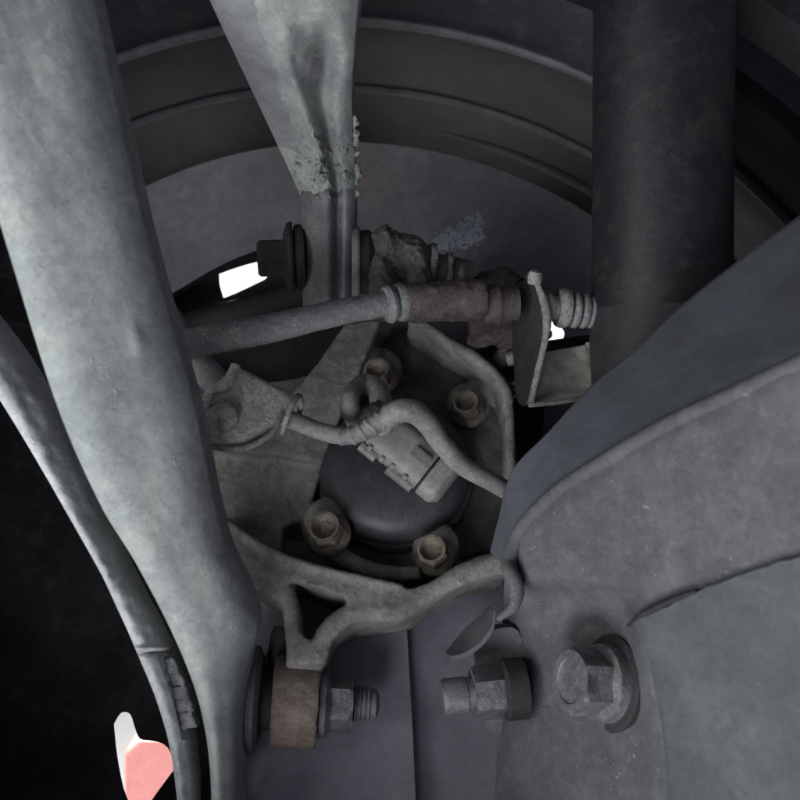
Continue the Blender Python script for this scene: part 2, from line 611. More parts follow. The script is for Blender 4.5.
barrel = obj('rim_barrel', ring_mesh([
    (0.222, -0.125), (0.236, -0.118), (0.246, -0.09), (0.2490, -0.072), (0.2525, -0.046), (0.2525, -0.004), (0.2525, 0.022),
    (0.2545, 0.040), (0.2570, 0.056), (0.268, 0.060), (0.268, 0.066), (0.258, 0.067),
    (0.276, 0.070), (0.280, 0.055), (0.272, 0.03), (0.262, -0.01), (0.260, -0.05), (0.256, -0.1), (0.23, -0.13)]), 'rim', wheel, sharp=25)
for (r, h, w) in ((0.2522, -0.033, 0.0026), (0.2520, 0.019, 0.0030)):
    rp = [(r + w * math.cos(a) * 0.9, h + w * math.sin(a)) for a in [i * math.pi / 5 for i in range(10)]]
    obj('ridge_and_highlight', ring_mesh(rp), 'ridge_and_highlight', barrel)
for (r, h, w, a0, a1) in ((0.2512, -0.060, 0.0030, 38, 78), (0.2484, -0.078, 0.0024, 40, 66)):
    mb = MB()
    pts = []
    for i in range(13):
        a = math.radians(a0 + (a1 - a0) * i / 12)
        pts.append(H + WN * h + WU * math.cos(a) * r + WV * math.sin(a) * r)
    tube(mb, pts, [w * (0.3 + 0.7 * math.sin(math.pi * i / 12)) for i in range(13)], 10, 4)
    obj('ridge_and_highlight', mb, 'arc_highlight', barrel)  # partial arc added for a highlight band
ty = ring_mesh([(0.27, 0.062), (0.285, 0.085), (0.32, 0.095), (0.345, 0.08), (0.35, 0.05), (0.35, -0.1), (0.33, -0.13), (0.27, -0.12)])
obj('tyre', ty, 'rubber', wheel)

face = MB()
lathe(face, H, WN, [(0.0005, -0.118), (0.236, -0.110), (0.236, -0.128), (0.0005, -0.14)], 160, WU)
cut = []
for k in range(10):
    a0 = math.radians(1.5 + 36 * k)
    mb = MB()
    pts = []
    for (r, da) in ((0.085, 7), (0.16, 10.5), (0.205, 12), (0.216, 10), (0.219, 0), (0.216, -10), (0.205, -12), (0.16, -10.5), (0.085, -7)):
        a = a0 + math.radians(da)
        pts.append(H + WU * math.cos(a) * r + WV * math.sin(a) * r)
    prism(mb, [p - WN * 0.09 for p in pts], [p - WN * 0.16 for p in pts])
    cut.append(mb)
fm = boolean_cut(face.mesh('wheel_face'), cut)
obj('wheel_face', fm, 'rim', wheel, sharp=30)

# ------------------------------------------------------------------ brake disc and shield
disc = MB()
lathe(disc, H, WN, [(0.0005, -0.072), (0.098, -0.072), (0.1, -0.076), (0.1, -0.092), (0.098, -0.094), (0.0005, -0.094)], 96, WU)
tag(obj('brake_disc', disc, 'dark'), 'dark brake disc hidden behind the grey shield', 'brake disc')

shield = thing('brake_shield', 'broad smooth grey sheet metal brake shield behind the hub casting', 'brake shield', H - WN * 0.055)
sh = MB()
lathe(sh, H, WN, [(0.02, -0.056), (0.06, -0.058), (0.12, -0.056), (0.15, -0.051), (0.19, -0.041), (0.206, -0.033), (0.212, -0.031), (0.213, -0.033), (0.206, -0.036),
                  (0.19, -0.044), (0.15, -0.054), (0.12, -0.059), (0.06, -0.061), (0.02, -0.059)], 192, WU, loop=True)


def cutter(pts, h0=-0.10, h1=0.02, n=4):
    mb = MB()
    q = catmull(list(pts) + [pts[0]], n)[:-1]
    prism(mb, [W(a, b, h1) for a, b in q], [W(a, b, h0) for a, b in q])
    return mb


cutA = [(148, 306), (178, 290), (212, 270), (250, 253), (300, 243), (350, 285), (352, 350), (300, 378), (235, 380), (170, 352)]
cutB = [(545, 322), (553, 322), (563, 330), (563, 338), (556, 346), (545, 346), (546, 342), (552, 337), (552, 331), (547, 327)]
cutC = [(10, 680), (100, 690), (150, 700), (196, 720), (215, 760), (215, 880), (10, 880)]
smh = boolean_cut(sh.mesh('shield'), [cutter(cutA), cutter(cutB, n=3), cutter(cutC)])
obj('shield_disc', smh, 'shield', shield, sharp=25)
# pale scuff where the paint is worn, a thin film on the sheet
from mathutils.bvhtree import BVHTree


def bvh(o):
    me = o.data
    return BVHTree.FromPolygons([v.co for v in me.vertices], [p.vertices for p in me.polygons])


def hit(tree, px, py):
    d = P(px, py, 1.0).normalized()
    p, n, i, t = tree.ray_cast(V((0, 0, 0)), d)
    if p is not None and n.dot(d) > 0:
        n = -n
    return p, n


sh_t = bvh(shield.children[0])
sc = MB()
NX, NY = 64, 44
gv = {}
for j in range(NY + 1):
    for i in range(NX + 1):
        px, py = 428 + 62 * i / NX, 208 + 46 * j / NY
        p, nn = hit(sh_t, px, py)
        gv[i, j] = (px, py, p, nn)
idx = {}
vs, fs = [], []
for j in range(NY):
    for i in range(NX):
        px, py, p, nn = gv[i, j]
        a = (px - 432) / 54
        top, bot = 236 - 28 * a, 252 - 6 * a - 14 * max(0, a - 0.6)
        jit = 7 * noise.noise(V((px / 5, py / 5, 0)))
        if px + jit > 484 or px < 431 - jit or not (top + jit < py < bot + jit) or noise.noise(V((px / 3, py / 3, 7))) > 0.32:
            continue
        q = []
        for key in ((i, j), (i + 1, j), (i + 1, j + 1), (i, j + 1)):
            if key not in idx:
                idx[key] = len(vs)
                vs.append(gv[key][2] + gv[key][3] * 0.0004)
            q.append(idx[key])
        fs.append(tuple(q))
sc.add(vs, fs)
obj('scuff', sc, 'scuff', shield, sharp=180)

# added dark plate, shade in the shield's cut-out, slotted to the daylight
cal = thing('cutout_shade', 'added dark plate for the shade in the shield cutout with a bright slot', 'shade plate', W(240, 320, -0.075))
cb = MB()
ol = [(120, 330), (150, 285), (200, 258), (260, 235), (330, 225), (380, 280), (370, 380), (300, 400), (160, 400)]
slot = catmull([(170, 304), (182, 293), (217, 275), (258, 262), (263, 268), (267, 277), (255, 284), (226, 297), (196, 304), (170, 304)], 3)[:-1]
prism(cb, [W(a, b, -0.066) for a, b in ol], [W(a, b, -0.088) for a, b in ol], [[W(a, b, -0.066) for a, b in slot]], [[W(a, b, -0.088) for a, b in slot]])
obj('shade_plate', cb, 'dark', cal)
cb = MB()
ol = catmull([(150, 322), (160, 290), (190, 270), (214, 262), (219, 272), (220, 285), (224, 300), (225, 318), (150, 322)], 3)[:-1]
prism(cb, [W(a, b, -0.0885) for a, b in ol], [W(a, b, -0.096) for a, b in ol])
obj('slot_cover', cb, 'shield', cal)  # added strip covering one end of the bright slot
cb = MB()
tube(cb, [W(150, 330, -0.066), W(215, 320, -0.064), W(285, 300, -0.064), W(340, 284, -0.064)], [0.006, 0.008, 0.008, 0.007], 16)
obj('shade_bridge', cb, 'dark', cal)

# added black sheet as shade behind the torn trim, open at its lower corner
ln = MB()
ol = [(-80, 120), (60, 160), (140, 420), (190, 560), (222, 640), (228, 760), (228, 890), (-80, 890)]
hole = catmull([(114, 724), (121, 713), (130, 714), (135, 728), (140, 739), (153, 741), (168, 748), (178, 778), (180, 812), (150, 822), (128, 800), (118, 760), (114, 724)], 3)[:-1]
prism(ln, [W(a, b, -0.024) for a, b in ol], [W(a, b, -0.030) for a, b in ol], [[W(a, b, -0.024) for a, b in hole]], [[W(a, b, -0.030) for a, b in hole]])
tag(obj('gap_shade', ln, 'shade_sheet'), 'added black sheet for the shade behind the torn trim with a bright open corner', 'shade_sheet')

# splash plate below the hub, with its pressed vertical crease
sp = MB()


def spd(u, v, px, py):
    return 0.001 * math.sin(u * 3.1) + 0.0012 * noise.noise(V((px / 50, py / 50, 0)))


relief(sp, [(225, 560, 0.455), (225, 650, 0.44), (235, 740, 0.425), (235, 860, 0.41)],
       [(404, 560, 0.4665), (408, 650, 0.4525), (413, 740, 0.4385), (418, 860, 0.4215)], 70, 60, spd, 0.0025)
spl = thing('splash_plate', 'smooth violet grey sheet with a vertical overlap seam below the hub casting', 'splash plate', P(400, 760, 0.44))
obj('panel', sp, 'splash', spl, sharp=60)
sp = MB()
relief(sp, [(396, 560, 0.4735), (400, 650, 0.4595), (405, 740, 0.4455), (410, 860, 0.4285)],
       [(560, 560, 0.482), (560, 650, 0.467), (560, 740, 0.452), (560, 860, 0.432)], 60, 60, spd, 0.0025)
obj('panel', sp, 'splash', spl, sharp=60)

# ------------------------------------------------------------------ steering knuckle
kn = thing('steering_knuckle', 'dusty cast iron knuckle with a triangular opening and raised ribs', 'knuckle', K(392, 560, -0.03))
kb = MB()
slab(kb, [(365, 322), (420, 320), (455, 343), (492, 370), (512, 400), (517, 450), (517, 505), (505, 556), (440, 585), (330, 575), (275, 550), (222, 520),
          (205, 480), (205, 445), (285, 402), (330, 350)], -0.044, -0.024)
# upper left strut and the wide wall under it
slab(kb, [(345, 322), (382, 318), (362, 365), (345, 405), (332, 440), (322, 462), (280, 455), (240, 452), (215, 450), (250, 430), (286, 404), (318, 362)], -0.036, -0.004)
slab(kb, [(203, 440), (245, 445), (300, 448), (326, 452), (318, 480), (312, 505), (300, 520), (282, 528), (282, 552), (240, 545), (208, 515)], -0.036, -0.011)


def wall(pts, h0, h1, r0, r1=None, n=5):
    r1 = r1 or r0
    q = catmull([tuple(map(float, p)) for p in pts], n)
    for i in range(len(q) - 1):
        a, b = q[i], q[i + 1]
        da, db = K(*a, h1), K(*b, h1)
        t = (db - da).normalized()
        s = t.cross(KN).normalized()
        w = r0 + (r1 - r0) * i / len(q)
        e = t * 0.001
        f = [da - e + s * w, db + e + s * w, db + e - s * w, da - e - s * w]
        g = [p + KN * (h0 - h1) for p in f]
        prism(kb, f, g)
    tube(kb, [K(*a, h1) for a in q], [r0 + (r1 - r0) * i / len(q) for i in range(len(q))], 12, 1)


# rim of the bowl on the right
wall([(412, 318), (432, 330), (452, 344), (475, 357), (492, 371), (504, 386), (509, 402)], -0.032, 0.000, 0.0027, 0.0027)
wall([(509, 402), (510, 430), (511, 470), (511, 505), (503, 552)], -0.032, -0.008, 0.0026, 0.0026)
# lower web with the triangular opening
slab(kb, [(214, 508), (245, 530), (275, 549), (330, 570), (380, 582), (412, 588), (440, 577), (470, 562), (503, 552), (508, 572), (475, 578), (440, 594), (415, 612),
          (395, 618), (352, 622), (334, 638), (324, 664), (289, 664), (289, 630), (284, 604), (262, 592), (240, 578), (222, 552)], -0.032, 0.0078,
     holes=[[(288, 581), (292, 580), (318, 588), (346, 597), (347, 603), (332, 620), (314, 640), (309, 640), (297, 627), (290, 604)]])
# raised ribs round the web
wall([(216, 515), (235, 545), (262, 568), (284, 588), (291, 612), (294, 640), (296, 662)], -0.02, 0.0045, 0.0036, 0.0040)
wall([(316, 660), (324, 636), (342, 617), (362, 613), (395, 612), (415, 603), (438, 588), (468, 571), (506, 561)], -0.02, 0.0045, 0.0038, 0.0046)
wall([(224, 520), (262, 546), (300, 563), (340, 573), (400, 586)], -0.02, 0.0085, 0.0017, 0.0015)
# inner ledge round the hub opening
wall([(330, 545), (352, 562), (385, 572), (420, 572)], -0.03, -0.008, 0.004, 0.003)
# bolt bosses
BOLTS = [(379, 376, -0.014), (466, 408, -0.017), (328, 531, -0.004), (433, 553, -0.008)]
for (bx, by, bh) in BOLTS:
    lathe(kb, K(bx + 1, by + 3, -0.03), KN, [(0.0120, 0), (0.0105, bh + 0.03 - 0.001), (0.008, bh + 0.03)], 24)
# lug reaching down to the bush
slab(kb, [(290, 640), (324, 640), (320, 690), (280, 690)], -0.03, 0.003)
# ear that carries the upper bush
body = obj('casting', remeshed(kb, 0.0011, 7, 0.5, 0.0006, 50, 0.0004, 330), 'cast', kn, sharp=180)
bw = MB()
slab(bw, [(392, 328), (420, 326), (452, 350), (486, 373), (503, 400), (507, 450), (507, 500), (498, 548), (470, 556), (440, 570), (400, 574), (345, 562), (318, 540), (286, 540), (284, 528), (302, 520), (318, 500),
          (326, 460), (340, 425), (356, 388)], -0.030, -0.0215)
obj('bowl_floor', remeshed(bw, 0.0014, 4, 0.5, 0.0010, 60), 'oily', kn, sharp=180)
bush = MB()
bc = K(296, 701, -0.012)
BX = V((1, 0.06, -0.06)).normalized()
lathe(bush, bc, BX, [(0.008, -0.0095), (0.0180, -0.0095), (0.0190, -0.0085), (0.0190, 0.0085), (0.0182, 0.0095), (0.008, 0.0095)], 64)
bm_ = bush.mesh('bush')
displace(bm_, 0.0003, 90)
obj('bush_sleeve', bm_, 'rust', kn, sharp=50)
br = MB()
lathe(br, bc, BX, [(0.0005, -0.0125), (0.0115, -0.0125), (0.0125, -0.0095), (0.0125, 0.0095), (0.0115, 0.012), (0.0005, 0.012)], 40)
obj('bush_rubber', br, 'rubber', kn)

# lower bush bolt with nut and thread on the right, washers on the left
lb = thing('bush_bolt', 'zinc bolt with nut and thread end through the brown bush below the triangular opening', 'bolt', bc)
m1 = MB()
lathe(m1, bc, BX, [(0.0005, 0.010), (0.0150, 0.010), (0.0152, 0.0125), (0.0125, 0.0140), (0.0120, 0.0145), (0.0005, 0.0145)], 40)
obj('washer', m1, 'zinc', lb)
m1 = MB()
lathe(m1, bc, BX, [(0.0005, 0.0142), (0.0118, 0.0142), (0.0122, 0.015), (0.0122, 0.0225), (0.0108, 0.024), (0.0005, 0.024)], 48, (0, -0.25, -1), hexes=(1, 2, 3))
obj('nut', m1, 'zinc', lb, sharp=30)
m1 = MB()
pr = [(0.0005, 0.023)]
hh = 0.0242
while hh < 0.0315:
    pr += [(0.0066, hh), (0.0076, hh + 0.0006), (0.0076, hh + 0.001), (0.0066, hh + 0.0016)]
    hh += 0.0019
pr += [(0.0066, hh), (0.0064, hh + 0.002), (0.004, hh + 0.0034), (0.0005, hh + 0.0036)]
lathe(m1, bc, BX, pr, 32)
obj('thread', m1, 'zinc', lb, sharp=30)
m1 = MB()
lathe(m1, bc, BX, [(0.0005, -0.0245), (0.017, -0.0245), (0.0200, -0.0238), (0.0210, -0.0205), (0.0222, -0.0195), (0.0222, -0.0165), (0.0195, -0.0155), (0.0180, -0.0148), (0.0005, -0.0148)], 48)
obj('washer', m1, 'stem', lb)
m1 = MB()
lathe(m1, bc, BX, [(0.0005, -0.0150), (0.0120, -0.0150), (0.0120, -0.0096), (0.0005, -0.0096)], 32)
obj('spacer', m1, 'rubber', lb)

# dark rubber stop above the washers
st = MB()
lathe(st, P(281, 648, 0.432), (0.12, 0.2, 1), [(0.0005, -0.008), (0.0045, -0.008), (0.0055, -0.003), (0.0052, 0.006), (0.004, 0.009), (0.0005, 0.009)], 24)
tag(obj('rubber_stop', st, 'rubber'), 'small dark rubber stop between pale curved arm and casting rib', 'rubber stop')

# ------------------------------------------------------------------ wheel hub: flange, cap, four bolts
hub = thing('wheel_hub', 'wheel hub unit with black plastic cap and four hollow headed bolts', 'wheel hub', H - KN * 0.02)
hm = MB()
lathe(hm, K(396, 480, -0.03), KN, [(0.0005, 0), (0.0425, 0), (0.0425, 0.008), (0.040, 0.0095), (0.0005, 0.0095)], 72)
obj('hub_flange', hm, 'oily', hub)
CN = (KN + V((-0.03, 0, 0.03))).normalized()
hm = MB()
cp = [(0.0370, 0.0), (0.0372, 0.006), (0.0360, 0.0075), (0.0350, 0.0080), (0.0348, 0.0105), (0.0338, 0.0150), (0.0312, 0.0190), (0.0270, 0.0215), (0.0200, 0.0232), (0.010, 0.0240), (0.0005, 0.0242)]
lathe(hm, K(395, 478, -0.021), CN, cp, 80)
obj('hub_cap', hm, 'cap', hub, sharp=50)
hm = MB()
lathe(hm, K(368, 503, -0.021) + CN * 0.0222, CN, [(0.0012, -0.001), (0.0012, 0.0005), (0.0004, 0.0009)], 12)
obj('dimple', hm, 'dark', hub)
for (bx, by, bh), tw, rr in zip(BOLTS, (0.2, 0.5, 0.1, 0.7), (0.0072, 0.0070, 0.0080, 0.0074)):
    ax = (KN + V((-0.20, 0, 0.08))).normalized()
    bb = hexbolt(hub, 'bolt', K(bx + 2, by + 4, bh), ax, rr * 0.94, 0.0095, rr * 1.22, 0.0030, 'bolt', 0.0034, (math.cos(tw), 0, math.sin(tw)))

# ------------------------------------------------------------------ speed sensor plug and cable
sen = thing('sensor_cable', 'pale grey sensor plug and looping cable across the black hub cap', 'sensor cable', P(408, 455, 0.42))


def boxloft(mb, secs, ex=4.0, seg=28):
    """rounded box swept through sections (centre, half-width vector, half-height vector)"""
    vs, fs = [], []
    for c, a, b in secs:
        for k in range(seg):
            t = 2 * math.pi * k / seg
            ct, s_ = math.cos(t), math.sin(t)
            x = math.copysign(abs(ct) ** (2 / ex), ct)
            y = math.copysign(abs(s_) ** (2 / ex), s_)
            vs.append(c + a * x + b * y)
    for i in range(len(secs) - 1):
        for k in range(seg):
            k2 = (k + 1) % seg
            fs.append((i * seg + k, i * seg + k2, (i + 1) * seg + k2, (i + 1) * seg + k))
    fs.append(tuple(range(seg))[::-1])
    fs.append(tuple((len(secs) - 1) * seg + k for k in range(seg)))
    return mb.add(vs, fs)


A0, A1 = K(372, 424, 0.013), K(447, 484, 0.006)
ax = (A1 - A0).normalized()
side = ax.cross(KN).normalized()
up = side.cross(ax).normalized()
if up.dot(KN) < 0:
    up = -up


def secs(lst):
    return [(A0 + (A1 - A0) * t + up * o, side * w, up * h) for t, w, h, o in lst]


mb = MB()
boxloft(mb, secs([(-0.06, 0.0040, 0.0035, 0), (-0.03, 0.0062, 0.0050, 0), (0.08, 0.0095, 0.0072, 0), (0.3, 0.0104, 0.0080, 0), (0.74, 0.0108, 0.0082, -0.001), (0.755, 0.0108, 0.0080, -0.001)]), 3.2)
plug = obj('plug', mb, 'plug', sen, sharp=40)
mb = MB()
boxloft(mb, secs([(0.775, 0.0098, 0.0070, -0.001), (0.79, 0.0112, 0.0082, -0.001), (0.95, 0.0112, 0.0082, -0.002), (0.98, 0.0104, 0.0074, -0.002), (1.04, 0.0080, 0.005, -0.004)]), 3.2)
obj('collar', mb, 'plug', sen, sharp=40)
mb = MB()
boxloft(mb, secs([(0.70, 0.0088, 0.0056, -0.001), (0.80, 0.0088, 0.0056, -0.001)]))
obj('seam', mb, 'dark', sen)
mb = MB()
c0 = A0 + (A1 - A0) * 0.25 - side * 0.0
sgn = 1 if (P(400, 470, .43) - A0).dot(side) > 0 else -1
boxloft(mb, [(A0 + (A1 - A0) * t + side * sgn * 0.0115 + up * 0.001, side * 0.0020, up * 0.0024) for t in (0.05, 0.12, 0.2, 0.26)])
obj('clip', mb, 'plug', sen)
mb = MB()
boxloft(mb, [(A0 + (A1 - A0) * t + side * sgn * 0.0105 - up * 0.001, side * 0.0028, up * 0.0035) for t in (0.42, 0.5, 0.66, 0.74)])
obj('clip', mb, 'cable', sen)
for i in range(4):
    mb = MB()
    t0 = 0.14 + 0.15 * i + 0.02 * (i % 2)
    boxloft(mb, [(A0 + (A1 - A0) * t + side * sgn * (0.0102 + 0.0005 * (i % 2)) + up * 0.0030, side * 0.0012, up * 0.0026) for t in (t0 - 0.012, t0 - 0.008, t0 + 0.026, t0 + 0.03)])
    obj('rib', mb, 'plug', sen)
mb = MB()
boxloft(mb, [(A0 + (A1 - A0) * t + up * 0.0080, side * 0.0030, up * 0.0009) for t in (0.52, 0.54, 0.70, 0.72)])
obj('latch', mb, 'cable', sen)
mb = MB()
boxloft(mb, [(A0 + (A1 - A0) * t - side * sgn * 0.0105 - up * 0.002, side * 0.003, up * 0.003) for t in (0.80, 0.9, 0.98, 1.02)])
obj('clip', mb, 'plug', sen)


def wrinkle(freq, amp, lo=0.0, hi=1.0):
    return lambda t, a: 1 + (amp * max(0, math.sin(t * freq + math.sin(a * 2 + t * 5) * 0.8)) ** 3 * (1 if lo < t < hi else 0)) + 0.05 * noise.noise(V((t * 20, math.cos(a) * 1.5, math.sin(a) * 1.5)))


mb = MB()
tube(mb, [P(272, 412, 0.413), P(292, 420, 0.411), P(320, 431, 0.410), P(345, 436, 0.409), P(364, 431, 0.408), P(380, 421, 0.408), P(398, 416, 0.412)],
     [0.0037, 0.0037, 0.0036, 0.0037, 0.0039, 0.0042, 0.0040], 24, 16, rmod=wrinkle(70, 0.16, 0.45, 0.97))
obj('sleeve', mb, 'cable', sen, sharp=180)
mb = MB()
tube(mb, [P(381, 428, 0.414), P(389, 417, 0.407), P(400, 411, 0.405), P(414, 412, 0.407), P(428, 424, 0.410), P(442, 444, 0.412), P(462, 465, 0.415), P(488, 480, 0.422), P(520, 497, 0.436), P(545, 510, 0.45)],
     [0.0038, 0.0046, 0.0049, 0.0049, 0.0046, 0.0043, 0.0041, 0.0040, 0.0041, 0.0042], 24, 10, rmod=wrinkle(60, 0.12, 0.0, 0.22))
obj('cable', mb, 'cable', sen, sharp=180)
mb = MB()
tube(mb, [P(358, 428, 0.425), P(351, 412, 0.421), P(350, 399, 0.421), P(355, 388, 0.428), P(366, 383, 0.434), P(376, 389, 0.430), P(381, 402, 0.424), P(384, 420, 0.420)],
     [0.0036, 0.0040, 0.0040, 0.0036, 0.0042, 0.0046, 0.0048, 0.0046], 20, 10, rmod=wrinkle(40, 0.06))
obj('loop', mb, 'cable', sen, sharp=180)
# dark tape wrapped where the cables cross
mb = MB()
tube(mb, [P(368, 425, 0.412), P(376, 417, 0.411), P(386, 411, 0.412)], [0.0050, 0.0058, 0.0050], 20, 8, rmod=wrinkle(30, 0.15))
obj('tape', mb, 'rubber', sen, sharp=180)

# ------------------------------------------------------------------ cable bracket and its stay
brk = thing('cable_bracket', 'gritty folded steel bracket holding the cable, with a pale rivet', 'bracket', P(240, 410, 0.40))


def bkd(u, v, px, py):
    k = -0.0035 * math.sin(math.pi * min(1, max(0, v))) ** 0.7
    k += 0.0002 * noise.noise(V((px / 9, py / 9, 3))) - 0.0004 * max(0, noise.noise(V((px / 4, py / 4, 8))))
    return k


mb = MB()
relief(mb, [(202, 395, 0.402), (202, 410, 0.400), (203, 428, 0.399), (207, 446, 0.398)],
       [(236, 366, 0.408), (238, 400, 0.406), (240, 425, 0.403), (244, 447, 0.400)], 20, 40, bkd, 0.002)
relief(mb, [(236, 366, 0.408), (238, 400, 0.406), (240, 425, 0.403), (244, 447, 0.400)],
       [(299, 398, 0.412), (290, 410, 0.410), (282, 424, 0.407), (272, 434, 0.405)], 40, 40, bkd, 0.002)
obj('plate', mb, 'bracket', brk, sharp=60)
mb = MB()
tube(mb, [P(206, 446, 0.397), P(226, 449, 0.397), P(246, 447, 0.398), P(262, 440, 0.399), P(274, 430, 0.401), P(281, 415, 0.404)], [0.0009, 0.0012, 0.0013, 0.0013, 0.0012, 0.0010], 10)
obj('rolled_edge', mb, 'edge', brk)
mb = MB()
tube(mb, [P(282, 434, 0.404), P(286, 420, 0.400), P(292, 405, 0.401), P(298, 396, 0.406), P(301, 404, 0.411), P(299, 416, 0.414)], [0.0009, 0.0011, 0.0013, 0.0014, 0.0013, 0.0010], 12)
obj('clamp_lip', mb, 'edge', brk)
mb = MB()
lathe(mb, P(223, 417, 0.3972), (-0.1, -1, 0.1), [(0.0062, -0.001), (0.0060, 0.0003), (0.0045, 0.0014), (0.002, 0.0018), (0.0004, 0.0019)], 28)
obj('rivet', mb, 'edge', brk)
mb = MB()
tube(mb, [P(236, 366, 0.407), P(231, 376, 0.404), P(225, 386, 0.402), P(210, 393, 0.401)], [0.0020, 0.0020, 0.0018, 0.0014], 14, 8, rmod=lambda t, a: 1 + 0.25 * noise.noise(V((t * 9, a, 0))))
obj('torn_fold', mb, 'bracket', brk, sharp=180)
mb = MB()
tube(mb, [P(206, 412, 0.3985), P(211, 400, 0.3975), P(214, 398, 0.398)], 0.0005, 8)
obj('wire_end', mb, 'edge', brk)
mb = MB()
tube(mb, [P(140, 272, 0.425), P(172, 324, 0.418), P(196, 359, 0.412), P(222, 388, 0.410), P(240, 400, 0.412)], [0.0052, 0.0058, 0.0060, 0.0058, 0.005], 24, 8)
obj('stay', mb, 'rod', brk)

# ------------------------------------------------------------------ tie rod
tr = thing('tie_rod', 'dusty grey tie rod running to a dark brown ribbed socket', 'tie rod', P(300, 325, 0.43))
mb = MB()
rodp = [(140, 355, 0.398), (200, 343, 0.410), (280, 326, 0.424), (350, 310, 0.436), (392, 303, 0.443)]
tube(mb, [P(*a) for a in rodp], [0.0068, 0.0066, 0.0061, 0.0057, 0.0055], 40, 8)
rm = mb.mesh('rod')
displace(rm, 0.0003, 120)
obj('rod', rm, 'rod', tr, sharp=180)
ra = (P(392, 303, 0.443) - P(350, 310, 0.436)).normalized()
mb = MB()
lathe(mb, P(391, 304, 0.442), ra, [(0.005, -0.0028), (0.0078, -0.0026), (0.0086, -0.001), (0.0080, 0.0008), (0.0066, 0.0014), (0.0066, 0.0022), (0.0082, 0.003), (0.0088, 0.005), (0.0082, 0.0068), (0.005, 0.007)], 32)
obj('collar', mb, 'rod', tr)
ra2 = V((1, 0.12, 0.05)).normalized()
mb = MB()
lathe(mb, P(445, 301, 0.447), ra2, [(0.0005, -0.0185), (0.0080, -0.0185), (0.0088, -0.0165), (0.0090, 0.0), (0.0092, 0.0155), (0.0086, 0.0175), (0.0005, 0.0175)], 40)
so = mb.mesh('socket')
bmx = bmesh.new()
bmx.from_mesh(so)
bmesh.ops.subdivide_edges(bmx, edges=[e for e in bmx.edges if e.calc_length() > 0.008], cuts=10, use_grid_fill=True)
bmx.to_mesh(so)
bmx.free()
displace(so, 0.0006, 110, 0.0012, 260)
obj('socket', so, 'socket', tr, sharp=50)
mb = MB()
lathe(mb, P(491, 304, 0.453), ra2, [(0.0005, -0.004), (0.0086, -0.004), (0.0092, -0.002), (0.0092, 0.003), (0.0080, 0.0045), (0.0078, 0.012), (0.0005, 0.012)], 36)
obj('socket_ring', mb, 'socket', tr)

# ------------------------------------------------------------------ upper link
ul = thing('upper_link', 'muddy grey upper link tapering down to a narrow bolted end', 'upper link', P(328, 290, 0.475))
UL = [(196, -30, 0.365), (228, 40, 0.390), (262, 112, 0.425), (296, 186, 0.460), (301, 240, 0.472), (303, 310, 0.478)]
UR = [(362, -30, 0.365), (355, 40, 0.390), (352, 112, 0.425), (357, 186, 0.460), (355, 240, 0.472), (352, 310, 0.478)]


def uld(u, v, px, py):
    k = -0.010 * (1 - abs(2 * u - 1) ** 3.5)
    # groove from the hollow down between the two ridges
    gx = 322 + (py - 90) * 0.16 if py < 190 else 338
    wd = 11 - 6 * sm(60, 170, py)
    k += 0.006 * math.exp(-((px - gx) / wd) ** 2) * (1 - 0.4 * sm(180, 300, py)) * sm(60, 100, py)
    rx = 287 + (py - 60) * 0.33 if py < 180 else 327
    k -= 0.0065 * math.exp(-((px - rx) / 10) ** 2) * sm(50, 90, py) * (1 - 0.6 * sm(180, 230, py))
    bd = math.hypot((px - 284) / 23, (py - 48) / 30)
    k -= 0.0065 * (1 - sm(0.15, 1.25, bd)) - 0.0012 * gauss(px, py, 295, 59, 4, 4)
    k += 0.012 * gauss(px, py, 326, 62, 13, 26)
    g = gauss(px, py, 318, 168, 32, 30)
    fr = noise.fractal(V((px / 13, py / 13, 1)), 0.8, 2.1, 5)
    k -= 0.0085 * g * max(0, fr) - 0.0025 * g * max(0, -fr - 0.05)
    return k + 0.0006 * noise.noise(V((px / 20, py / 20, 2)))


mb = MB()
relief(mb, UL[:4] + [(300, 204, 0.4640)], UR[:4] + [(357, 204, 0.4640)], 150, 260, uld, 0.016)
def zone(px, py):
    w = 7 * noise.noise(V((px / 14, py / 14, 11))) + 4 * noise.noise(V((px / 4, py / 4, 12)))
    g = gauss(px, py, 318, 168, 36, 30)
    if g > 0.35 and noise.fractal(V((px / 13, py / 13, 1)), 0.8, 2.1, 5) > 0.22:
        return 3
    if py + w > 189:
        return 2
    rx = 283 + (py - 60) * 0.30
    return 1 if px + w * 0.8 < rx - 12 and py + w < 150 else 0


ao = obj('arm', mb, 'link', ul, sharp=60)
ao.data.materials.append(M['panel'])
ao.data.materials.append(M['stem'])
ao.data.materials.append(M['mud'])
for pl in ao.data.polygons:
    pl.material_index = zone(*project(pl.center))
bmx = bmesh.new()
bmx.from_mesh(ao.data)
bmesh.ops.delete(bmx, geom=[f for f in bmx.faces if f.material_index == 2], context='FACES')
bmx.to_mesh(ao.data)
bmx.free()
mb = MB()
relief(mb, [(296, 172, 0.4590), (299, 186, 0.4620)] + UL[4:], [(354, 172, 0.4590), (356, 186, 0.4620)] + UR[4:], 80, 90, uld, 0.014)
so_ = obj('stem', mb, 'stem', ul, sharp=60)
so_.data.materials.append(M['panel'])
for pl in so_.data.polygons:
    px, py = project(pl.center)
    pl.material_index = 1 if px + 4 * noise.noise(V((px / 6, py / 10, 2))) > 341 else 0
